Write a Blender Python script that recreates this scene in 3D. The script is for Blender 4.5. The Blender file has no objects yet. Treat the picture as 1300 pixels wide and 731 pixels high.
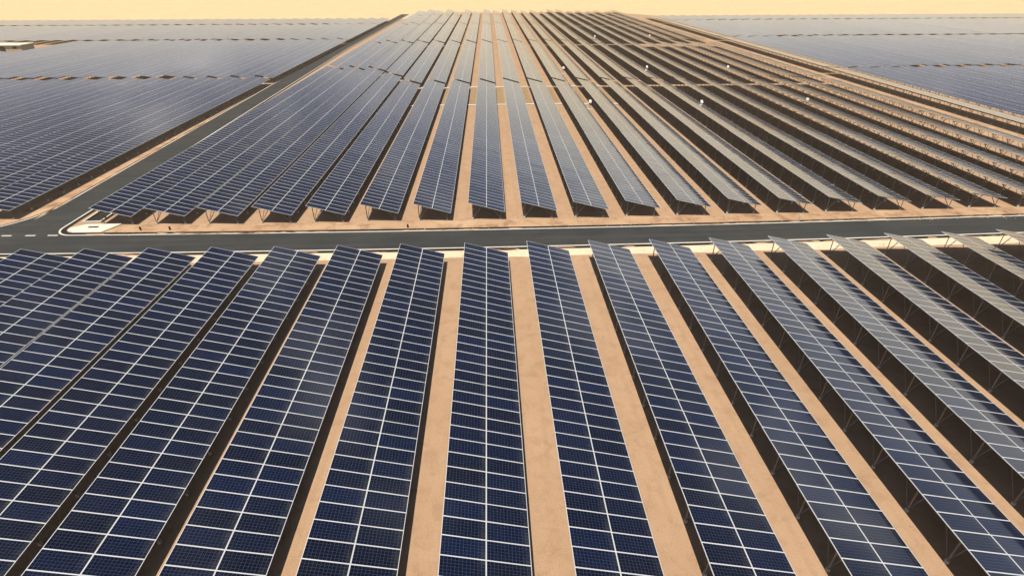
import bpy, bmesh, math, random
from mathutils import Matrix, Vector
random.seed(7)
S = bpy.context.scene
COL = S.collection

# ------------------------------------------------------------------ camera, sky, sun, exposure
CAM_H = 24.98
PITCH, YAW, ROLL = 0.5413, 0.0396, -0.0027
cam = bpy.data.cameras.new('camera')
cam.sensor_width = 36.0
cam.lens = 670.46 / 1300 * 36
cam.clip_start, cam.clip_end = 0.1, 6000
cam_ob = bpy.data.objects.new('camera', cam)
COL.objects.link(cam_ob)
fw = Vector((math.sin(YAW) * math.cos(PITCH), math.cos(YAW) * math.cos(PITCH), -math.sin(PITCH)))
rt = Vector((math.cos(YAW), -math.sin(YAW), 0))
up = rt.cross(fw)
c_, s_ = math.cos(ROLL), math.sin(ROLL)
rt, up = c_ * rt + s_ * up, -s_ * rt + c_ * up
cam_ob.matrix_world = Matrix(((rt.x, up.x, -fw.x, 0), (rt.y, up.y, -fw.y, 0), (rt.z, up.z, -fw.z, CAM_H), (0, 0, 0, 1)))
S.camera = cam_ob

SUN_TX, SUN_TY = 0.17, 0.34                       # metres a shadow moves right / away per metre of height
sun_el = math.atan2(1.0, math.hypot(SUN_TX, SUN_TY))
sun_az = math.atan2(-SUN_TX, -SUN_TY)
sl = bpy.data.lights.new('sun', 'SUN')
sl.energy = 5.0
sl.angle = math.radians(0.5)
sl.color = (1.0, 0.90, 0.74)
so = bpy.data.objects.new('sun', sl)
COL.objects.link(so)
so.rotation_euler = Vector((SUN_TX, SUN_TY, -1)).to_track_quat('-Z', 'Y').to_euler()
so.location = (0, 0, 200)

S.view_settings.view_transform = 'Standard'
S.view_settings.look = 'None'
S.view_settings.exposure = 0.14
S.view_settings.gamma = 1.0
S.view_settings.use_curve_mapping = False
S.cycles.volume_bounces = 1
S.cycles.max_bounces = 6
S.cycles.diffuse_bounces = 0
S.cycles.glossy_bounces = 3

HAZE_DENSITY = 0.0004
HAZE_G = 0.2
HAZE_COLOR = (1.0, 0.86, 0.62)


class NT:
    """small wrapper for building node trees"""
    def __init__(self, tree):
        self.t = tree
        tree.nodes.clear()

    def n(self, typ, **kw):
        nd = self.t.nodes.new(typ)
        for k, v in kw.items():
            if k == 'inp':
                for i, val in v.items():
                    nd.inputs[i].default_value = val
            else:
                setattr(nd, k, v)
        return nd

    def l(self, a, ao, b, bi):
        self.t.links.new(a.outputs[ao], b.inputs[bi])

    def math(self, op, a, b=None, clamp=False):
        nd = self.n('ShaderNodeMath', operation=op, use_clamp=clamp)
        for i, v in enumerate((a, b)):
            if v is None:
                continue
            if isinstance(v, (int, float)):
                nd.inputs[i].default_value = v
            else:
                self.t.links.new(v, nd.inputs[i])
        return nd.outputs[0]

    def mix(self, fac, a, b, blend='MIX'):
        nd = self.n('ShaderNodeMix', data_type='RGBA', blend_type=blend)
        for i, v in ((0, fac), (6, a), (7, b)):
            if isinstance(v, (int, float, tuple)):
                nd.inputs[i].default_value = (v + (1.0,))[:4] if isinstance(v, tuple) else v
            else:
                self.t.links.new(v, nd.inputs[i])
        return nd.outputs[2]

    def ramp(self, fac, stops):
        nd = self.n('ShaderNodeValToRGB')
        e = nd.color_ramp.elements
        while len(e) < len(stops):
            e.new(0.5)
        for el, (p, c) in zip(e, stops):
            el.position = p
            el.color = (c[0], c[1], c[2], 1) if isinstance(c, tuple) else (c, c, c, 1)
        self.t.links.new(fac, nd.inputs[0])
        return nd.outputs[0]


W = bpy.data.worlds.new('World')
S.world = W
W.use_nodes = True
w = NT(W.node_tree)
sky = w.n('ShaderNodeTexSky', sky_type='NISHITA', sun_disc=False, sun_elevation=sun_el, sun_rotation=sun_az % (2 * math.pi),
          altitude=50, air_density=1.0, dust_density=2.5, ozone_density=1.0)
tc = w.n('ShaderNodeTexCoord')
sep = w.n('ShaderNodeSeparateXYZ')
w.l(tc, 'Generated', sep, 0)
z = w.math('MAXIMUM', sep.outputs[2], 0.0)
# warm dust near the horizon, the same all the way round
tint = w.ramp(z, [(0.0, (6.6, 4.4, 2.3)), (0.07, (5.6, 3.75, 2.25)), (0.13, (6.0, 4.0, 2.5)), (0.21, (4.5, 3.3, 2.5)), (0.31, (1.75, 1.55, 1.6)),
                   (0.45, (0.55, 0.58, 0.72)), (0.57, (0.26, 0.34, 0.56)), (0.74, (0.17, 0.27, 0.46)), (1.0, (0.07, 0.13, 0.26))])
warm = w.mix(1.0, sky.outputs[0], tint, 'MULTIPLY')
# broken cloud, projected on a high flat layer
den = w.math('ADD', z, 0.12)
cx = w.n('ShaderNodeCombineXYZ')
w.t.links.new(w.math('DIVIDE', sep.outputs[0], den), cx.inputs[0])
w.t.links.new(w.math('DIVIDE', sep.outputs[1], den), cx.inputs[1])
nz = w.n('ShaderNodeTexNoise', inp={'Scale': 1.5, 'Detail': 7.0, 'Roughness': 0.58, 'Distortion': 0.25})
w.l(cx, 0, nz, 'Vector')
cl = w.ramp(nz.outputs[0], [(0.52, 0.0), (0.66, 1.0)])
clf = w.math('MULTIPLY', cl, 0.7)
clouded = w.mix(clf, warm, (18.0, 17.8, 17.6))
bg = w.n('ShaderNodeBackground', inp={'Strength': 0.068})
w.t.links.new(clouded, bg.inputs[0])
ow = w.n('ShaderNodeOutputWorld')
w.l(bg, 0, ow, 0)

# ------------------------------------------------------------------ materials
def mat(name):
    m = bpy.data.materials.new(name)
    m.use_nodes = True
    t = NT(m.node_tree)
    p = t.n('ShaderNodeBsdfPrincipled')
    o = t.n('ShaderNodeOutputMaterial')
    t.l(p, 0, o, 0)
    return m, t, p


def noisy(name, c1, c2, scale, rough=0.8, bump=0.0, bscale=None, detail=5, metal=0.0):
    m, t, p = mat(name)
    g = t.n('ShaderNodeNewGeometry')
    n1 = t.n('ShaderNodeTexNoise', inp={'Scale': scale, 'Detail': detail, 'Roughness': 0.6})
    t.l(g, 'Position', n1, 'Vector')
    f = t.ramp(n1.outputs[0], [(0.32, 0.0), (0.68, 1.0)])
    t.t.links.new(t.mix(f, c1, c2), p.inputs['Base Color'])
    p.inputs['Roughness'].default_value = rough
    p.inputs['Metallic'].default_value = metal
    if rough > 0.75:
        p.inputs['Specular IOR Level'].default_value = 0.2
    if bump:
        n2 = t.n('ShaderNodeTexNoise', inp={'Scale': bscale or scale * 4, 'Detail': 6.0, 'Roughness': 0.65})
        t.l(g, 'Position', n2, 'Vector')
        b = t.n('ShaderNodeBump', inp={'Strength': bump, 'Distance': 0.1})
        t.l(n2, 0, b, 'Height')
        t.l(b, 0, p, 'Normal')
    return m


def sand_mat(name, a, b, stain, stain_amt, rough_scale, tracks=False):
    m, t, p = mat(name)
    g = t.n('ShaderNodeNewGeometry')
    big = t.n('ShaderNodeTexNoise', inp={'Scale': 0.12, 'Detail': 6.0, 'Roughness': 0.62})
    mid = t.n('ShaderNodeTexNoise', inp={'Scale': rough_scale, 'Detail': 8.0, 'Roughness': 0.7, 'Distortion': 0.4})
    fine = t.n('ShaderNodeTexNoise', inp={'Scale': 14.0, 'Detail': 3.0, 'Roughness': 0.7})
    for n_ in (big, mid, fine):
        t.l(g, 'Position', n_, 'Vector')
    col = t.mix(t.ramp(big.outputs[0], [(0.3, 0.0), (0.7, 1.0)]), a, b)
    col = t.mix(t.math('MULTIPLY', t.ramp(mid.outputs[0], [(0.48, 0.0), (0.66, 1.0)]), stain_amt), col, stain)
    if tracks:
        # faint wheel tracks down the middle of the lanes, broken up by wear
        sx = t.n('ShaderNodeSeparateXYZ')
        t.l(g, 'Position', sx, 0)
        wob = t.n('ShaderNodeTexNoise', inp={'Scale': 0.07, 'Detail': 2.0})
        t.l(g, 'Position', wob, 'Vector')
        lane = t.math('SUBTRACT', t.math('FRACT', t.math('DIVIDE', t.math('ADD', sx.outputs[0], t.math('ADD', 0.30, t.math('MULTIPLY', wob.outputs[0], 0.7))), 6.05)), 0.5)
        off = t.math('ABSOLUTE', t.math('SUBTRACT', t.math('ABSOLUTE', lane), 0.105))
        tr = t.ramp(off, [(0.0, 1.0), (0.022, 0.75), (0.034, 0.0)])
        col = t.mix(t.math('MULTIPLY', t.math('MULTIPLY', tr, t.ramp(big.outputs[0], [(0.40, 0.0), (0.62, 1.0)])), 0.30), col, stain)
    sp = t.ramp(fine.outputs[0], [(0.25, 0.78), (0.55, 1.0), (0.8, 1.12)])
    col = t.mix(1.0, col, sp, 'MULTIPLY')
    t.t.links.new(col, p.inputs['Base Color'])
    p.inputs['Roughness'].default_value = 0.95
    p.inputs['Specular IOR Level'].default_value = 0.15
    h = t.math('ADD', t.math('MULTIPLY', mid.outputs[0], 0.6), t.math('MULTIPLY', fine.outputs[0], 0.25))
    bm_ = t.n('ShaderNodeBump', inp={'Strength': 0.55, 'Distance': 0.12})
    t.t.links.new(h, bm_.inputs['Height'])
    t.l(bm_, 0, p, 'Normal')
    return m


M = {}
M['sand'] = sand_mat('sand', (0.405, 0.268, 0.174), (0.475, 0.322, 0.214), (0.320, 0.205, 0.128), 0.6, 0.9, True)
M['rough_sand'] = sand_mat('rough_sand', (0.42, 0.27, 0.17), (0.54, 0.375, 0.245), (0.24, 0.13, 0.075), 0.85, 0.45)
M['pale_gravel'] = sand_mat('pale_gravel', (0.72, 0.58, 0.42), (0.78, 0.65, 0.49), (0.60, 0.44, 0.28), 0.4, 1.2)
M['lane_brown'] = sand_mat('lane_brown', (0.36, 0.22, 0.125), (0.33, 0.26, 0.15), (0.26, 0.15, 0.085), 0.6, 0.8)
def asphalt_mat():
    m, t, p = mat('asphalt')
    g = t.n('ShaderNodeNewGeometry')
    a = t.n('ShaderNodeTexNoise', inp={'Scale': 0.25, 'Detail': 6.0, 'Roughness': 0.65})
    c = t.n('ShaderNodeTexNoise', inp={'Scale': 9.0, 'Detail': 4.0, 'Roughness': 0.7})
    mp = t.n('ShaderNodeMapping', inp={'Scale': (0.05, 1.3, 1.0)})
    t.l(g, 'Position', mp, 'Vector')
    st = t.n('ShaderNodeTexNoise', inp={'Scale': 1.0, 'Detail': 4.0, 'Roughness': 0.6})
    t.l(mp, 0, st, 'Vector')
    t.l(g, 'Position', a, 'Vector')
    t.l(g, 'Position', c, 'Vector')
    col = t.mix(t.ramp(a.outputs[0], [(0.3, 0.0), (0.7, 1.0)]), (0.026, 0.031, 0.035), (0.040, 0.045, 0.048))
    col = t.mix(t.math('MULTIPLY', t.ramp(st.outputs[0], [(0.45, 0.0), (0.7, 1.0)]), 0.16), col, (0.16, 0.13, 0.10))
    col = t.mix(1.0, col, t.ramp(c.outputs[0], [(0.3, 0.8), (0.7, 1.2)]), 'MULTIPLY')
    t.t.links.new(col, p.inputs['Base Color'])
    p.inputs['Roughness'].default_value = 0.9
    p.inputs['Specular IOR Level'].default_value = 0.2
    return m


M['asphalt'] = asphalt_mat()
M['tar'] = noisy('tar_edge', (0.012, 0.010, 0.009), (0.022, 0.018, 0.015), 1.2, 0.9, 0.3, 12)
M['paint'] = noisy('road_paint', (0.70, 0.68, 0.64), (0.55, 0.53, 0.49), 1.6, 0.7)
M['concrete'] = noisy('concrete', (0.66, 0.60, 0.52), (0.74, 0.69, 0.61), 0.8, 0.85, 0.2, 9)
M['alu'] = noisy('frame_aluminium', (0.55, 0.58, 0.63), (0.61, 0.64, 0.69), 0.5, 0.42, metal=0.0)
M['steel'] = noisy('galvanised_steel', (0.17, 0.16, 0.155), (0.25, 0.24, 0.23), 2.0, 0.5, metal=0.35)
M['back'] = noisy('backsheet', (0.10, 0.10, 0.10), (0.13, 0.13, 0.13), 1.0, 0.7)
M['white'] = noisy('white_enamel', (0.80, 0.79, 0.76), (0.74, 0.72, 0.68), 1.5, 0.45)
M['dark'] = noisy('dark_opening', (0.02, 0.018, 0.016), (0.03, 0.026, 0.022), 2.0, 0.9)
M['roof'] = noisy('pale_roof', (0.72, 0.66, 0.55), (0.78, 0.72, 0.62), 0.4, 0.7)
M['wall'] = noisy('plaster_wall', (0.52, 0.42, 0.31), (0.58, 0.47, 0.35), 0.6, 0.85)


def glass_mat(name, cells=True):
    m, t, p = mat(name)
    uv = t.n('ShaderNodeUVMap')
    uv.uv_map = 'UVMap'
    sp = t.n('ShaderNodeSeparateXYZ')
    t.l(uv, 0, sp, 0)
    oi = t.n('ShaderNodeObjectInfo')
    at = t.n('ShaderNodeAttribute', attribute_name='tone')
    rnd = t.math('FRACT', t.math('ADD', oi.outputs['Random'], at.outputs['Fac']))
    base = t.ramp(rnd, [(0.0, (0.0006, 0.0015, 0.0075)), (0.4, (0.0008, 0.0025, 0.012)), (0.75, (0.0010, 0.0037, 0.018)), (0.96, (0.0013, 0.0052, 0.025)), (1.0, (0.003, 0.0045, 0.013))])
    # crystal tone cell by cell
    wn = t.n('ShaderNodeTexWhiteNoise', noise_dimensions='4D')
    fl = t.n('ShaderNodeVectorMath', operation='FLOOR')
    t.l(uv, 0, fl, 0)
    t.l(fl, 0, wn, 'Vector')
    t.t.links.new(rnd, wn.inputs['W'])
    base = t.mix(1.0, base, t.ramp(wn.outputs[0], [(0.0, 0.82), (1.0, 1.2)]), 'MULTIPLY')
    if cells:
        gx = t.math('ABSOLUTE', t.math('SUBTRACT', t.math('FRACT', sp.outputs[0]), 0.5))
        gy = t.math('ABSOLUTE', t.math('SUBTRACT', t.math('FRACT', sp.outputs[1]), 0.5))
        line = t.math('GREATER_THAN', t.math('MAXIMUM', gx, gy), 0.462)
        bus = t.math('GREATER_THAN', t.math('ABSOLUTE', t.math('SUBTRACT', t.math('FRACT', t.math('MULTIPLY', sp.outputs[1], 3.0)), 0.5)), 0.468)
        base = t.mix(t.math('MULTIPLY', bus, 0.08), base, (0.12, 0.16, 0.22))
        base = t.mix(t.math('MULTIPLY', line, 0.75), base, (0.043, 0.078, 0.165))
    # dust film
    g = t.n('ShaderNodeNewGeometry')
    dn = t.n('ShaderNodeTexNoise', inp={'Scale': 0.35, 'Detail': 5.0, 'Roughness': 0.6})
    t.l(g, 'Position', dn, 'Vector')
    base = t.mix(t.math('MULTIPLY', t.ramp(dn.outputs[0], [(0.4, 0.0), (0.75, 1.0)]), 0.008), base, (0.45, 0.36, 0.26))
    # soiling gathered at the lower edge of each panel
    sm = t.n('ShaderNodeTexNoise', inp={'Scale': 2.2, 'Detail': 4.0, 'Roughness': 0.65})
    t.l(g, 'Position', sm, 'Vector')
    low = t.ramp(t.math('DIVIDE', sp.outputs[0], 12.0), [(0.80, 0.0), (1.0, 1.0)])
    base = t.mix(t.math('MULTIPLY', t.math('MULTIPLY', low, t.ramp(sm.outputs[0], [(0.35, 0.0), (0.7, 1.0)])), 0.10), base, (0.33, 0.33, 0.24))
    t.t.links.new(base, p.inputs['Base Color'])
    t.t.links.new(t.math('ADD', t.math('MULTIPLY', dn.outputs[0], 0.10), 0.06), p.inputs['Roughness'])
    p.inputs['IOR'].default_value = 1.68
    p.inputs['Sheen Weight'].default_value = 0.15          # dust film, seen at a slant
    p.inputs['Sheen Roughness'].default_value = 0.3
    p.inputs['Sheen Tint'].default_value = (1.0, 0.88, 0.74, 1)
    return m


M['glass'] = glass_mat('panel_glass')

# ------------------------------------------------------------------ mesh helpers
class MB:
    """collects faces and links them as one mesh"""
    def __init__(self):
        self.v, self.f, self.m, self.uv, self.tone = [], [], [], {}, {}

    def quad(self, pts, mi, uv=None, tone=None):
        i = len(self.v)
        self.v += [tuple(p) for p in pts]
        self.f.append(tuple(range(i, i + len(pts))))
        self.m.append(mi)
        if uv:
            self.uv[len(self.f) - 1] = uv
        if tone is not None:
            self.tone[len(self.f) - 1] = tone

    def box(self, lo, hi, mi, M4=None):
        x0, y0, z0 = lo
        x1, y1, z1 = hi
        p = [Vector(q) for q in ((x0, y0, z0), (x1, y0, z0), (x1, y1, z0), (x0, y1, z0), (x0, y0, z1), (x1, y0, z1), (x1, y1, z1), (x0, y1, z1))]
        if M4 is not None:
            p = [M4 @ q for q in p]
        i = len(self.v)
        self.v += [tuple(q) for q in p]
        for q in ((3, 2, 1, 0), (4, 5, 6, 7), (0, 1, 5, 4), (1, 2, 6, 5), (2, 3, 7, 6), (3, 0, 4, 7)):
            self.f.append(tuple(i + k for k in q))
            self.m.append(mi)

    def bar(self, a, b, r, mi, sides=4):
        a, b = Vector(a), Vector(b)
        d = (b - a).normalized()
        u = d.orthogonal().normalized() if abs(d.z) > 0.98 else d.cross(Vector((0, 0, 1))).normalized()
        v = d.cross(u)
        i = len(self.v)
        for c in (a, b):
            for k in range(sides):
                an = 2 * math.pi * (k + 0.5) / sides
                self.v.append(tuple(c + u * (r * math.cos(an)) + v * (r * math.sin(an))))
        for k in range(sides):
            k2 = (k + 1) % sides
            self.f.append((i + k, i + k2, i + sides + k2, i + sides + k))
            self.m.append(mi)
        self.f.append(tuple(i + k for k in reversed(range(sides))))
        self.m.append(mi)
        self.f.append(tuple(i + sides + k for k in range(sides)))
        self.m.append(mi)

    def mesh(self, name, mats):
        me = bpy.data.meshes.new(name)
        me.from_pydata(self.v, [], self.f)
        for m_ in mats:
            me.materials.append(M[m_])
        me.polygons.foreach_set('material_index', self.m)
        if self.uv:
            ul = me.uv_layers.new(name='UVMap')
            data = [0.0] * (2 * len(me.loops))
            for fi, uvs in self.uv.items():
                st = me.polygons[fi].loop_start
                for k, (a, b) in enumerate(uvs):
                    data[2 * (st + k)] = a
                    data[2 * (st + k) + 1] = b
            ul.data.foreach_set('uv', data)
        if self.tone:
            at = me.attributes.new('tone', 'FLOAT', 'FACE')
            arr = [0.0] * len(self.f)
            for fi, tv in self.tone.items():
                arr[fi] = tv
            at.data.foreach_set('value', arr)
        me.update()
        return me


def link(name, me, parent=None, loc=(0, 0, 0), rot=(0, 0, 0), **props):
    o = bpy.data.objects.new(name, me)
    COL.objects.link(o)
    o.location = loc
    o.rotation_euler = rot
    if parent is not None:
        o.parent = parent
    for k, v in props.items():
        o[k] = v
    return o


def thing(name, label, cat, loc=(0, 0, 0), group=None, me=None, rot=(0, 0, 0)):
    o = link(name, me, None, loc, rot, label=label, category=cat)
    if group:
        o['group'] = group
    return o


ORD = ['', 'first', 'second', 'third', 'fourth', 'fifth', 'sixth', 'seventh', 'eighth', 'ninth', 'tenth', 'eleventh', 'twelfth', 'thirteenth',
       'fourteenth', 'fifteenth', 'sixteenth', 'seventeenth', 'eighteenth', 'nineteenth']
TENS = {2: ('twentieth', 'twenty'), 3: ('thirtieth', 'thirty'), 4: ('fortieth', 'forty'), 5: ('fiftieth', 'fifty')}


def ordinal(n):
    if n < 20:
        return ORD[n]
    t_, u_ = divmod(n, 10)
    return TENS[t_][0] if u_ == 0 else TENS[t_][1] + '-' + ORD[u_]


# ------------------------------------------------------------------ setting
PR = 6.05                           # distance from row to row
HC = 1.67                          # height of a table's middle line
PW, PL = 2.19, 1.0                  # pitch of panels up the slope / along the row
TILT = ct = st_ = 0.0


def set_tilt(a):
    global TILT, ct, st_
    TILT, ct, st_ = a, math.cos(a), math.sin(a)


def row_x(k):
    return -0.66 + PR * k if k >= 0 else -0.85 + 6.03 * k


def row_tilt(k):
    # the slope of the rows eases off to either side
    return 0.275 - (0.0105 * min(k, 14) if k > 0 else 0.003 * -k)


def bow(x):
    # the road and the row ends along it bend away very slightly to either side
    return 0.00028 * min(x * x, 3600.0)


def sheet(name, poly, z, m_, **kw):
    b = MB()
    b.quad([(x, y, z) for x, y in poly], 0)
    return link(name, b.mesh(name, [m_]), kind='structure', **kw)


sheet('ground', [(-1500, -300), (1500, -300), (1500, 1900), (-1500, 1900)], 0.0, 'sand')

def R(u, v):
    """road frame: u runs along the cross road to the right, v away from the camera; the side road leans a little left"""
    lean = 0.0235 * max(0.0, min(v, 165.0) - 6.0) if u < -40 else 0.0
    return (u - lean, 52.12 + v + bow(u) * (1.0 if v < 30 else 0.0))


# ribbons on the ground, given as polylines in the road frame
def ribbon(name, inner, outer, z, m_):
    b = MB()
    if len(inner) == len(outer):
        ii, oo_ = [inner[0]], [outer[0]]
        for i in range(1, len(inner)):
            n = max(1, int(max(abs(inner[i][0] - inner[i - 1][0]), abs(inner[i][1] - inner[i - 1][1])) / 6))
            for j in range(1, n + 1):
                f = j / n
                ii.append(tuple(inner[i - 1][q] + f * (inner[i][q] - inner[i - 1][q]) for q in (0, 1)))
                oo_.append(tuple(outer[i - 1][q] + f * (outer[i][q] - outer[i - 1][q]) for q in (0, 1)))
        inner, outer = ii, oo_
    for i in range(len(inner) - 1):
        b.quad([R(*inner[i]) + (z,), R(*outer[i]) + (z,), R(*outer[i + 1]) + (z,), R(*inner[i + 1]) + (z,)], 0)
    me = b.mesh(name, [m_])
    bm = bmesh.new()
    bm.from_mesh(me)
    for f in bm.faces:
        if f.normal.z < 0:
            f.normal_flip()
    bm.to_mesh(me)
    bm.free()
    return link(name, me, kind='structure')


def arc(cx_, cy_, r, a0, a1, n=14):
    return [(cx_ + r * math.cos(math.radians(a0 + (a1 - a0) * i / n)), cy_ + r * math.sin(math.radians(a0 + (a1 - a0) * i / n))) for i in range(n + 1)]


HW = 2.12                                           # half width of the cross road between its edge lines
SR, SL = -48.9, -53.4                               # right and left edge line of the side road (road frame)
LW, TE = 0.20, 0.55                                 # line width, tar edge beyond the line
ribbon('cross_road', [(-220, -HW - LW - TE), (220, -HW - LW - TE)], [(-220, HW + LW + 0.12), (220, HW + LW + 0.12)], 0.012, 'asphalt')
RC = 2.2                                            # radius of the sharp right corner
RCL = 9.0                                           # radius of the wide left corner
def right_edge(off):
    return [(220, HW + off)] + list(reversed(arc(SR + RC, HW + RC, RC - off, 180, 270))) + [(SR + off, 345)]
def left_edge(off):
    return [(-220, HW + off)] + arc(SL - RCL, HW + RCL, RCL - off, -90, 0) + [(SL - off, 345)]
n_ = len(right_edge(0))
ribbon('side_road', left_edge(LW + 0.12)[1:], right_edge(LW + TE)[1:], 0.016, 'asphalt')
ribbon('side_road', [(-58.5, HW - 0.4), (-47.2, HW - 0.4)], [(-58.5, HW + 0.45), (-47.2, HW + 0.85)], 0.014, 'asphalt')
ribbon('road_edge_line', right_edge(0), right_edge(LW), 0.022, 'paint')
ribbon('road_edge_line', left_edge(0), left_edge(LW), 0.022, 'paint')
ribbon('road_edge_line', [(-220, -HW), (220, -HW)], [(-220, -HW - LW), (220, -HW - LW)], 0.022, 'paint')
ribbon('tar_edge', right_edge(LW), right_edge(LW + 0.34)[:1] + right_edge(LW + TE)[1:], 0.0205, 'tar')
ribbon('tar_edge', [(-220, -HW - LW), (220, -HW - LW)], [(-220, -HW - LW - TE), (220, -HW - LW - TE)], 0.0205, 'tar')
ribbon('tar_edge', left_edge(LW), left_edge(LW + 0.25), 0.0205, 'tar')
for k, u in enumerate((-58.6, -56.1, -53.6, -51.0, -48.55 - 0.0)):
    if k < 2:
        continue
    ribbon('road_dash', [(u - 0.55, HW - 0.02), (u + 0.55, HW - 0.02)], [(u - 0.55, HW + 0.20), (u + 0.55, HW + 0.20)], 0.022, 'paint')
# pale gravel verge on the near side, rough strip on the far side, sandy strip left of the side road
def wavy(u0, u1, v, amp, step=3.0):
    pts, u = [], u0
    while u < u1:
        pts.append((u, v + random.uniform(-amp, amp)))
        u += step
    pts.append((u1, v))
    return pts
random.seed(3)
a_ = wavy(-160, 160, -4.5, 0.15)
ribbon('gravel_verge', [(u, -HW - LW - TE + 0.01) for u, v in a_], a_, 0.006, 'pale_gravel')
a_ = wavy(SR + 1.5, 160, 4.9, 0.3)
ribbon('sandy_verge', [(u, HW + LW + 0.1) for u, v in a_], a_, 0.006, 'rough_sand')
a_ = [(SL - 3.6 + random.uniform(-.2, .2), v) for v in [HW + 2 + 6 * k for k in range(50)]]
ribbon('roadside_strip', [(SL - LW, v) for u, v in a_], a_, 0.006, 'rough_sand')
sheet('sandy_lane', [(86.8, 60), (92.6, 60), (92.6, 352), (86.8, 352)], 0.006, 'rough_sand')

M['plain'] = sand_mat('haze_toned_plain', (0.70, 0.50, 0.29), (0.74, 0.55, 0.33), (0.62, 0.43, 0.25), 0.5, 0.05)  # far ground painted pale cream to stand in for distant haze
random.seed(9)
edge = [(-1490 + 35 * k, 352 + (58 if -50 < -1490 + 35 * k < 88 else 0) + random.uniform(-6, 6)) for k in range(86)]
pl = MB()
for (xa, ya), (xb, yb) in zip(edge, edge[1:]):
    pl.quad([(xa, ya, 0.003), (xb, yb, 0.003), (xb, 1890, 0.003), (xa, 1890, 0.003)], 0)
link('haze_toned_plain', pl.mesh('haze_toned_plain', ['plain']), kind='structure')

# ------------------------------------------------------------------ solar tables
def table_point(s, n, h=0.0):
    """point under/over the table: s metres down the slope from the middle, n along the row, h off its plane"""
    return (s * ct + h * st_, n, HC - s * st_ + h * ct)


def panel_mesh():
    b = MB()
    a, c = PW / 2 - 0.002, PL / 2 - 0.001
    fa, fc = a - 0.029, c - 0.026
    T, G, B = 0.040, 0.034, 0.0
    o = [(-a, -c), (a, -c), (a, c), (-a, c)]
    i_ = [(-fa, -fc), (fa, -fc), (fa, fc), (-fa, fc)]
    b.quad([(x, y, G) for x, y in i_], 1, [(0, 0), (12, 0), (12, 6), (0, 6)], 0.0)
    for k in range(4):
        q = (k + 1) % 4
        b.quad([o[k] + (T,), o[q] + (T,), i_[q] + (T,), i_[k] + (T,)], 0)
        b.quad([i_[k] + (T,), i_[q] + (T,), i_[q] + (G,), i_[k] + (G,)], 0)
        b.quad([o[q] + (T,), o[k] + (T,), o[k] + (B,), o[q] + (B,)], 0)
    b.quad([(x, y, 0.012) for x, y in reversed(i_)], 2)
    return b.mesh('solar_panel', ['alu', 'glass', 'back'])


PANEL = panel_mesh()


def add_panels(b, n0, n1, dx=0.0, dy=0.0, sub=None, rng=None):
    """panels n0..n1-1 of both columns joined, each with its own frame and glass, in table space"""
    rng = rng or random
    a, c = PW / 2 - 0.002, PL / 2 - 0.001
    fa, fc = a - 0.029, c - 0.026
    for n in range(n0, n1):
        for sgn in (-1, 1):
            j = rng.uniform(-0.004, 0.004)
            P = lambda x, y, h: (lambda q: (q[0] + dx, q[1] + dy, q[2]))(table_point(sgn * PW / 2 + x, (n + 0.5) * PL + y, h + j * x))
            o = [(-a, -c), (a, -c), (a, c), (-a, c)]
            i_ = [(-fa, -fc), (fa, -fc), (fa, fc), (-fa, fc)]
            b.quad([P(x, y, 0.034) for x, y in i_], 1, [(0, 0), (12, 0), (12, 6), (0, 6)], rng.random())
            for k in range(4):
                q = (k + 1) % 4
                b.quad([P(*o[k], 0.04), P(*o[q], 0.04), P(*i_[q], 0.04), P(*i_[k], 0.04)], 0)


FX = 1.62                                            # feet left and right of the middle
def strut_ends(side):
    # (foot, head) of the slanted strut of a support
    if side < 0:
        return (-FX, 0, 0.16), table_point(-0.55, 0, -0.20)
    return (FX, 0, 0.16), table_point(0.75, 0, -0.20)


def support_bars(b, y, mi, struts=True, feet=True, brace=True):
    zl, zr = table_point(-FX / ct, 0, -0.2)[2], table_point(FX / ct, 0, -0.2)[2]
    b.bar((-FX, y, 0.1), (-FX, y, zl), 0.05, mi)
    b.bar((FX, y, 0.1), (FX, y, zr), 0.05, mi)
    p, q = table_point(-1.95, y, -0.16), table_point(1.95, y, -0.16)
    b.bar(p, q, 0.055, mi)
    # brace along the row, from the tall post's foot to the rail half a bay on
    if brace:
        b.bar((-FX, y + 0.06, 0.2), table_point(-1.35, y + 1.42, -0.12), 0.026, mi)
    if struts:
        for sd in (-1, 1):
            a, c = strut_ends(sd)
            b.bar((a[0], y, a[2]), (c[0], y, c[2]), 0.04, mi)
    if feet:
        for sx in (-FX, FX):
            b.bar((sx, y, -0.05), (sx, y, 0.2), 0.12, mi + 1, 6)


def rails(b, n0, n1, mi):
    for s in (-1.45, -0.5, 0.5, 1.45):
        p, q = table_point(s, n0, -0.055), table_point(s, n1, -0.055)
        b.bar(p, q, 0.045, mi)


def one_mesh(name, mats, fn):
    b = MB()
    fn(b)
    return b.mesh(name, mats)


CACHE = {}
def cached(kind, mats, fn, *key):
    """one mesh per kind and slope, shared by all that are alike"""
    key = (kind, round(TILT, 4)) + key
    if key not in CACHE:
        CACHE[key] = one_mesh(kind, mats, fn)
    return CACHE[key]


FOOTING = one_mesh('footing', ['concrete'], lambda b: b.bar((0, 0, -0.05), (0, 0, 0.16), 0.11, 0, 8))
BAY = 2.88


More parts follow.
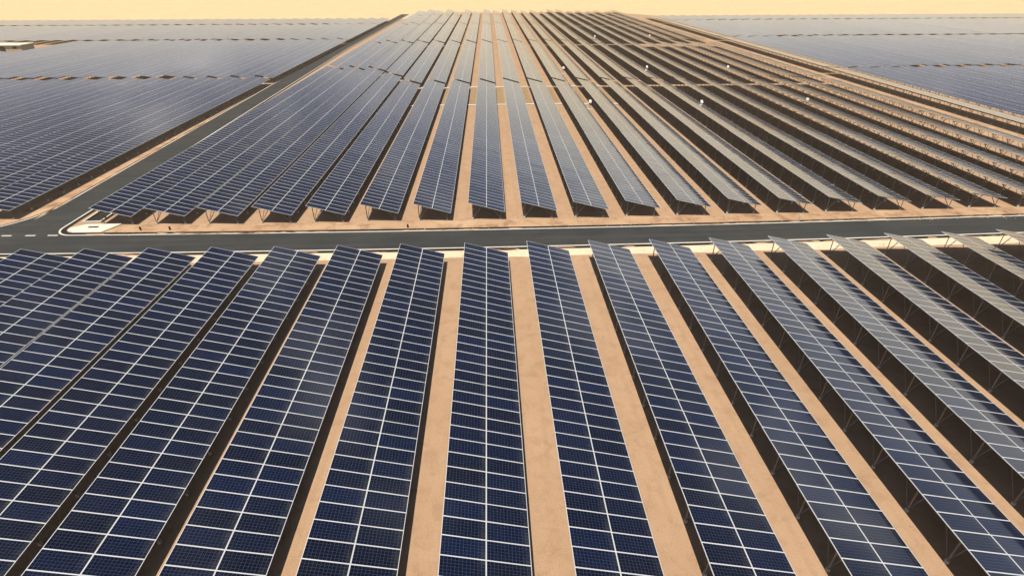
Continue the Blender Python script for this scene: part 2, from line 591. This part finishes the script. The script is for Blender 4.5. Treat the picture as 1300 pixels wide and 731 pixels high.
def build_table(label, group, x, y0, n, n_single, detail, single_from_far=False, tilt=0.25):
    """a table of 2 x n panels whose near end is at y0; the first n_single panel rows are objects"""
    set_tilt(tilt)
    t = thing('solar_table', label, 'solar table', (x, y0, 0), group)
    rj = random.uniform(-0.0015, 0.0015)
    for k in range(n_single):
        for sgn in (-1, 1):
            p = table_point(sgn * PW / 2, (k + 0.5) * PL)
            o = bpy.data.objects.new('solar_panel', PANEL)
            COL.objects.link(o)
            o.parent = t
            o.location = (p[0], p[1], p[2] + random.uniform(-0.003, 0.003))
            o.rotation_euler = (random.gauss(0, 0.0035) + rj, TILT + random.gauss(0, 0.0035), random.gauss(0, 0.0012))
    if n_single < n:
        b = MB()
        add_panels(b, n_single, n)
        link('panel_array', b.mesh('panel_array', ['alu', 'glass']), t, kind='stuff')
    ns = int((n - 1.1) // BAY) + 1
    n_leg = ns if n_single >= n else int(n_single / BAY) + 1
    off = 0.57 if not single_from_far else (n - 0.57) - (ns - 1) * BAY
    for k in range(n_leg):
        y = off + k * BAY
        if detail:
            s = link('support', cached('support', ['steel'], lambda b: support_bars(b, 0, 0, False, False, k < ns - 1), 'bare', k < ns - 1), t, (0, y, 0))
            for sd in (-1, 1):
                link('strut', cached('strut', ['steel'], lambda b: b.bar(*strut_ends(sd), 0.036, 0), sd), s)
                link('footing', FOOTING, s, (sd * FX, 0, 0))
        else:
            link('support', cached('support', ['steel', 'concrete'], lambda b: support_bars(b, 0, 0, brace=k < ns - 1), k < ns - 1), t, (0, y, 0))
    if n_leg < ns:
        b = MB()
        for k in range(n_leg, ns):
            support_bars(b, off + k * BAY, 0, brace=k < ns - 1)
        link('support_frame', b.mesh('support_frame', ['steel', 'concrete']), t, kind='stuff')
    link('mounting_rail', cached('mounting_rail', ['steel'], lambda b: rails(b, 0.02, n - 0.02, 0), n), t)
    return t




def side(k):
    return 'left' if k < 0 else 'right'


# near block: tables end just short of the cross road
YE = 46.5
random.seed(11)
for k in range(-9, 12):
    if k == 0:
        lab = 'near blue solar table running straight up the middle of the photo'
    else:
        lab = 'near blue solar table, %s row %s of the upright middle row' % (ordinal(abs(k)), side(k))
    x = row_x(k)
    jit = bow(x) * 1.1 + random.uniform(-0.1, 0.1)
    build_table(lab, 'solar tables on the near side of the cross road', x, YE - 40 + jit, 40, 40, k >= 2, True, row_tilt(k))

# block beyond the cross road, tier by tier
TIERS = [(56.75, 80), (138.6, 83), (223.9, 78), (303.6, 60), (365.5, 44)]
def tier_span(t, k):
    """front and length (panels) of tier t in row k; the left rows are cut farther back"""
    sh = {-4: 11, -5: 20, -6: 22, -7: 23}.get(k, 0)
    y, n = TIERS[t]
    if t == 0:
        return y, n + sh
    if t == 4:
        return y, n - 4 * random.randrange(0, 6)
    if t == 1:
        y, n = y + sh, n - sh
        if k >= 10:
            n -= 7
        return y, n
    return y, n


def single_mesh_table(n, seed):
    """a far table, its parts a few pixels each: panels, rails and supports in one mesh"""
    b = MB()
    rng = random.Random(seed)
    add_panels(b, 0, n, rng=rng)
    rails(b, 0.02, n - 0.02, 2)
    ns = int((n - 1.1) // BAY) + 1
    for k in range(ns):
        y = 0.57 + k * BAY
        zl, zr = table_point(-FX / ct, 0, -0.2)[2], table_point(FX / ct, 0, -0.2)[2]
        b.bar((-FX, y, 0.0), (-FX, y, zl), 0.05, 2, 3)
        b.bar((FX, y, 0.0), (FX, y, zr), 0.05, 2, 3)
        for sd in (-1, 1):
            a, c = strut_ends(sd)
            b.bar((a[0], y, a[2]), (c[0], y, c[2]), 0.04, 2, 3)
    return b.mesh('solar_table', ['alu', 'glass', 'steel'])


FAR = {}
def far_table(label, group, x, y, n, tilt=0.25):
    set_tilt(tilt)
    key = (n, round(tilt, 4))
    if key not in FAR:
        FAR[key] = single_mesh_table(n, n * 3)
    return thing('solar_table', label, 'solar table', (x, y, 0), group, FAR[key], (random.gauss(0, 0.0004), random.gauss(0, 0.002), 0))


random.seed(23)
for k in range(-7, 15):
    for t in range(len(TIERS)):
        y, n = tier_span(t, k)
        y += random.uniform(-0.1, 0.1)
        place = 'in the middle row' if k == 0 else '%s row %s of middle' % (ordinal(abs(k)), side(k))
        lab = 'solar table in the %s tier past the cross road, %s' % (ordinal(t + 1), place)
        x = row_x(k)
        y += bow(x) * 0.7
        if t == 0:
            build_table(lab, 'solar tables in the first tier past the cross road', x, y, n, 30, False, False, row_tilt(k))
        else:
            far_table(lab, 'solar tables in the farther tiers', x, y, n, row_tilt(k))

# fields beyond the side road (left) and beyond the sandy lane (right)
LEFT_T = [(59.5, 86), (149.0, 83), (236.0, 66), (305.5, 34)]
RIGHT_T = [(56.0, 97), (156.0, 77), (236.5, 78), (318.0, 30)]
rest = MB()
def field(sgn, first_x, pitch, tiers, near_lim, total_lim, word, close):
    x_k = lambda k: first_x + sgn * pitch * k
    for t, (y, n) in enumerate(tiers):
        for k in range(total_lim[t]):
            # the slopes flatten out across these fields
            tilt = min(0.20, round(10.6 / abs(x_k(k)) + 0.02, 2)) if sgn < 0 else (0.07 if k == 0 else -round(10.6 / abs(x_k(k)) + 0.015, 2))
            set_tilt(tilt)
            x = first_x + sgn * pitch * k
            yy, nn = y, n
            if t > 0 and k < 4:
                yy, nn = y - 2, n + 2
            yy += random.uniform(-0.15, 0.15)
            if sgn < 0 and t == 1 and 17 <= k <= 20:          # clearing round the station building
                nn = 52
            if k < near_lim[t]:
                lab = 'grey solar table beyond the %s, %s stretch, %s row from it' % (word, ordinal(t + 1), ordinal(k + 1))
                grp = 'solar tables beyond the ' + word
                if t == 0 and k < close:
                    build_table(lab, grp, x, yy, nn, 28, False, False, tilt)
                else:
                    far_table(lab, grp, x, yy, nn, tilt)
            else:
                rng = random.Random(k)
                for n0 in range(nn):
                    for s2 in (-1, 1):
                        a, c = PW / 2 - 0.02, PL / 2 - 0.03
                        rest.quad([(lambda q: (q[0] + x, q[1] + yy, q[2]))(table_point(s2 * PW / 2 + px, (n0 + 0.5) * PL + py, 0.03))
                                   for px, py in ((-a, -c), (a, -c), (a, c), (-a, c))], 1, [(0, 0), (12, 0), (12, 6), (0, 6)], rng.random())
                q = [(lambda q: (q[0] + x, q[1] + yy, q[2]))(table_point(s3, n3, 0.0)) for s3, n3 in ((-2.04, 0), (2.04, 0), (2.04, nn), (-2.04, nn))]
                rest.quad(q, 0)
                for kk in range(int(nn / BAY)):
                    for sx in (-FX, FX):
                        zt = table_point(sx / ct, 0, -0.02)[2]
                        rest.bar((x + sx, yy + 0.6 + kk * BAY, 0), (x + sx, yy + 0.6 + kk * BAY, zt), 0.06, 2, 3)


random.seed(31)
field(-1, -58.0, 6.15, LEFT_T, (14, 27, 42, 0), (14, 27, 42, 52), 'left side road', 4)
field(1, 95.2, 6.4, RIGHT_T, (14, 27, 40, 0), (14, 27, 40, 50), 'right sandy lane', 2)
link('distant_solar_rows', rest.mesh('distant_solar_rows', ['alu', 'glass', 'steel']), label='farthest solar rows at the edge of the haze-toned plain',
     category='solar rows', kind='stuff')

# ------------------------------------------------------------------ small things
# white inverter cabinets on posts in the lanes
def cabinet_mesh():
    b = MB()
    b.box((-0.30, -0.2, 0.95), (0.30, 0.2, 1.70), 0)
    return b.mesh('inverter_cabinet', ['white'])


def hood(b):
    # hood low at the front, enlarged and sloped to catch sun and look white
    f, r = -0.45, 0.22
    b.quad([(-0.33, f, 1.62), (0.33, f, 1.62), (0.33, r, 2.14), (-0.33, r, 2.14)], 0)
    b.quad([(-0.33, r, 2.09), (0.33, r, 2.09), (0.33, f, 1.57), (-0.33, f, 1.57)], 0)
    b.quad([(-0.33, f, 1.57), (0.33, f, 1.57), (0.33, f, 1.62), (-0.33, f, 1.62)], 0)
    b.quad([(0.33, r, 2.09), (-0.33, r, 2.09), (-0.33, r, 2.14), (0.33, r, 2.14)], 0)
    for x in (-0.33, 0.33):
        b.quad([(x, f, 1.57), (x, r, 2.09), (x, r, 2.14), (x, f, 1.62)], 0)


CAB = cabinet_mesh()
CAB_LEG = one_mesh('leg', ['steel'], lambda b: b.bar((0, 0, 0), (0, 0, 0.95), 0.04, 0))
CAB_ROOF = one_mesh('sunlit_hood', ['white'], hood)
CAB_DOOR = one_mesh('door', ['white'], lambda b: b.box((-0.26, -0.225, 1.0), (0.26, -0.2005, 1.55), 0))
CAB_PAD = one_mesh('plinth', ['concrete'], lambda b: b.box((-0.7, -0.5, -0.02), (0.7, 0.5, 0.10), 0))
for lab, x, y in (
        ('white inverter cabinet in the lane right of the third row, first tier', 20.9, 113.5),
        ('white inverter cabinet in the lane right of the seventh row, first tier', 43.9, 112.0),
        ('white inverter cabinet in the lane right of the eleventh row, first tier', 66.8, 113.0),
        ('white inverter cabinet in the lane right of the third row, second tier', 20.8, 157.5),
        ('white inverter cabinet in the lane right of the seventh row, second tier', 44.5, 158.0),
        ('white inverter cabinet in the lane right of the eleventh row, second tier', 67.3, 157.0),
        ('white inverter cabinet in the lane right of the seventh row, third tier', 44.0, 239.0),
        ('white inverter cabinet in the lane right of the eleventh row, third tier', 67.3, 240.5)):
    c = thing('inverter_cabinet', lab, 'inverter cabinet', (x, y, 0), 'white inverter cabinets in the lanes')
    c.scale = (0.75, 0.75, 0.85)
    link('housing', CAB, c)
    link('sunlit_hood', CAB_ROOF, c)
    link('door', CAB_DOOR, c)
    link('plinth', CAB_PAD, c)
    for sx in (-0.22, 0.22):
        link('leg', CAB_LEG, c, (sx, 0, 0.0))

# pale cable covers laid across the lanes, a nearer and a farther one in each
COVER = one_mesh('cable_cover', ['concrete'], lambda b: b.box((-1.15, -0.32, -0.02), (1.15, 0.32, 0.22), 0))
for k in range(-4, 5):
    xl = row_x(0) + (k + 0.5) * PR
    nm = 'between the middle row and its %s neighbour' % ('left' if k < 0 else 'right') if k in (-1, 0) else \
        'in the %s lane %s of the middle row' % (ordinal(-k if k < 0 else k + 1), 'left' if k < 0 else 'right')
    for which, y in (('nearer', 117.8), ('farther', 137.9)):
        thing('cable_cover', '%s pale concrete cable cover %s' % (which, nm), 'cable cover', (xl, y + random.uniform(-.4, .4), 0),
              'pale cable covers across the lanes', COVER)
    sheet('trench_backfill', [(xl - 0.9, 118.3), (xl + 0.9, 118.3), (xl + 0.9, 137.4), (xl - 0.9, 137.4)], 0.006, 'lane_brown')

# concrete pad with a slot, and drain pit, in the corner of the two roads
u0, v0 = SR + 1.05, HW + 0.85
b = MB()
outline = [(SR + 2.1, HW + 0.72), (SR + 5.3, HW + 0.72), (SR + 6.3, HW + 3.0), (SR + 2.3, HW + 2.9), (SR + 1.05, HW + 1.9), (SR + 1.2, HW + 1.2)]
b.quad([R(*p) + (0.10,) for p in outline], 0)
for i in range(len(outline)):
    p, q = outline[i], outline[(i + 1) % len(outline)]
    b.quad([R(*p) + (-0.02,), R(*q) + (-0.02,), R(*q) + (0.10,), R(*p) + (0.10,)], 0)
pad = thing('concrete_pad', 'pale concrete pad in the sharp corner where the two roads meet', 'concrete pad', me=b.mesh('concrete_pad', ['concrete']))
b = MB()
p = R(SR + 3.6, HW + 2.05)
b.box((p[0] - 0.55, p[1] - 0.16, 0.1), (p[0] + 0.55, p[1] + 0.16, 0.135), 0)
link('drain_slot', b.mesh('drain_slot', ['dark']), pad)

pit = thing('drain_pit', 'open dark drain pit with pale rim beside the side road corner', 'drain pit', R(SR + 2.6, HW + 5.2) + (0,), rot=(0, 0, 0.02))
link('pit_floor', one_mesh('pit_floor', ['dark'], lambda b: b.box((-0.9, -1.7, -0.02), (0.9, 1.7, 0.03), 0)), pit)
for lo, hi in (((-1.05, -1.85, -0.02), (-0.9, 1.85, 0.25)), ((0.9, -1.85, -0.02), (1.05, 1.85, 0.25)),
               ((-0.897, -1.85, -0.02), (0.897, -1.7, 0.247)), ((-0.897, 1.7, -0.02), (0.897, 1.85, 0.247))):
    link('rim', one_mesh('rim', ['concrete'], lambda b, lo=lo, hi=hi: b.box(lo, hi, 0)), pit)

# little stakes in front of the first tier
STAKE = one_mesh('marker_stake', ['concrete'], lambda b: (b.bar((0, 0, -0.05), (0, 0, 0.55), 0.07, 0, 6)))
DSTAKE = one_mesh('marker_stake', ['dark'], lambda b: (b.bar((0, 0, -0.05), (0, 0, 0.4), 0.10, 0, 6)))
for lab, x, y, me in (
        ('short pale stake in front of the second row right of middle', 11.4, 55.6, STAKE),
        ('short dark stake before the sixth row left of middle', -39.6, 56.0, DSTAKE),
        ('short dark stake before the fifth row left of middle', -36.3, 55.9, DSTAKE),
        ('short dark stake before the first row left of middle', -9.6, 55.3, DSTAKE),
        ('short pale stake in front of the sixth row right of middle', 35.8, 55.6, STAKE)):
    thing('marker_stake', lab, 'stake', (x, y, 0), 'stakes in front of the first tier', me)

# sand blown over the edges of the roads
dr = MB()
rng = random.Random(12)
def drift(u, v, lu, lv):
    n = 12
    pts = []
    for k in range(n):
        an = 2 * math.pi * k / n
        q = rng.uniform(0.55, 1.1)
        pts.append(R(u + lu * math.cos(an) * q, v + lv * math.sin(an) * q) + (0.0245,))
    dr.quad(pts, 0)
for _ in range(34):
    u = rng.uniform(-42, 62)
    drift(u, -HW - LW - 0.45 + rng.uniform(-.1, .12), rng.uniform(0.5, 2.2), rng.uniform(0.08, 0.26))
for _ in range(46):
    u = rng.uniform(-44, 66)
    drift(u, HW + LW + 0.05 + rng.uniform(-.05, .1), rng.uniform(0.6, 2.6), rng.uniform(0.06, 0.22))
for _ in range(26):
    v = rng.uniform(8, 120)
    drift(SL - LW - 0.05 + rng.uniform(-.05, .1), v, rng.uniform(0.06, 0.2), rng.uniform(0.8, 3.0))
link('sand_drift', dr.mesh('sand_drift', ['rough_sand']), label='thin tongues of blown sand along the road edges', category='sand drift', kind='stuff')

# loose stones on the bare ground
b = MB()
rng = random.Random(5)
def stone(x, y, r):
    i = len(b.v)
    h_ = r * rng.uniform(0.35, 0.7)
    for k in range(5):
        an = k * 1.2566 + rng.uniform(-.3, .3)
        b.v.append((x + r * math.cos(an) * rng.uniform(.7, 1.2), y + r * math.sin(an) * rng.uniform(.7, 1.2), -0.01))
    b.v.append((x + rng.uniform(-.3, .3) * r, y + rng.uniform(-.3, .3) * r, h_))
    for k in range(5):
        b.f.append((i + k, i + (k + 1) % 5, i + 5))
        b.m.append(0)
for _ in range(2600):
    k = rng.randrange(-4, 9)
    stone(row_x(k) + PR / 2 + rng.gauss(0, 0.9), rng.uniform(9, 47), 0.015 + abs(rng.gauss(0, 0.022)))
for _ in range(2400):
    stone(rng.uniform(-44, 75), rng.uniform(54.6, 57.4), 0.03 + abs(rng.gauss(0, 0.05)))
for _ in range(900):
    stone(rng.uniform(-50, 75), rng.uniform(46.5, 49.0), 0.03 + abs(rng.gauss(0, 0.04)))
link('loose_stones', b.mesh('loose_stones', ['rough_sand']), label='small loose stones scattered over the sandy ground', category='stones', kind='stuff')

# low pale building in a clearing of the left field
bl = thing('station_building', 'low pale flat-roofed building in a clearing of the far left field', 'building', (-172.0, 214.0, 0))
link('wall', one_mesh('wall', ['wall'], lambda b: b.box((-6.7, -3, 0), (6.7, 3, 2.5), 0)), bl)
link('roof', one_mesh('roof', ['roof'], lambda b: b.box((-7.1, -3.4, 2.502), (7.1, 3.4, 2.8), 0)), bl)
link('door', one_mesh('door', ['dark'], lambda b: b.box((-1, -3.04, 0.02), (1, -2.99, 2.3), 0)), bl)
for x in (-4.6, 4.4):
    link('vent', one_mesh('vent', ['dark'], lambda b: b.box((-0.7, -3.04, 1.5), (0.7, -2.99, 2.3), 0)), bl, (x, 0, 0))

# ------------------------------------------------------------------ haze
b = MB()
b.box((-1560, -360, -1.0), (1560, 1960, CAM_H + 1.0), 0)
me = b.mesh('haze', [])
hm = bpy.data.materials.new('haze')
hm.use_nodes = True
h = NT(hm.node_tree)
pv = h.n('ShaderNodeVolumePrincipled', inp={'Color': HAZE_COLOR + (1,), 'Density': HAZE_DENSITY, 'Anisotropy': HAZE_G})
oo = h.n('ShaderNodeOutputMaterial')
h.l(pv, 0, oo, 'Volume')
me.materials.append(hm)
link('haze', me, kind='stuff')
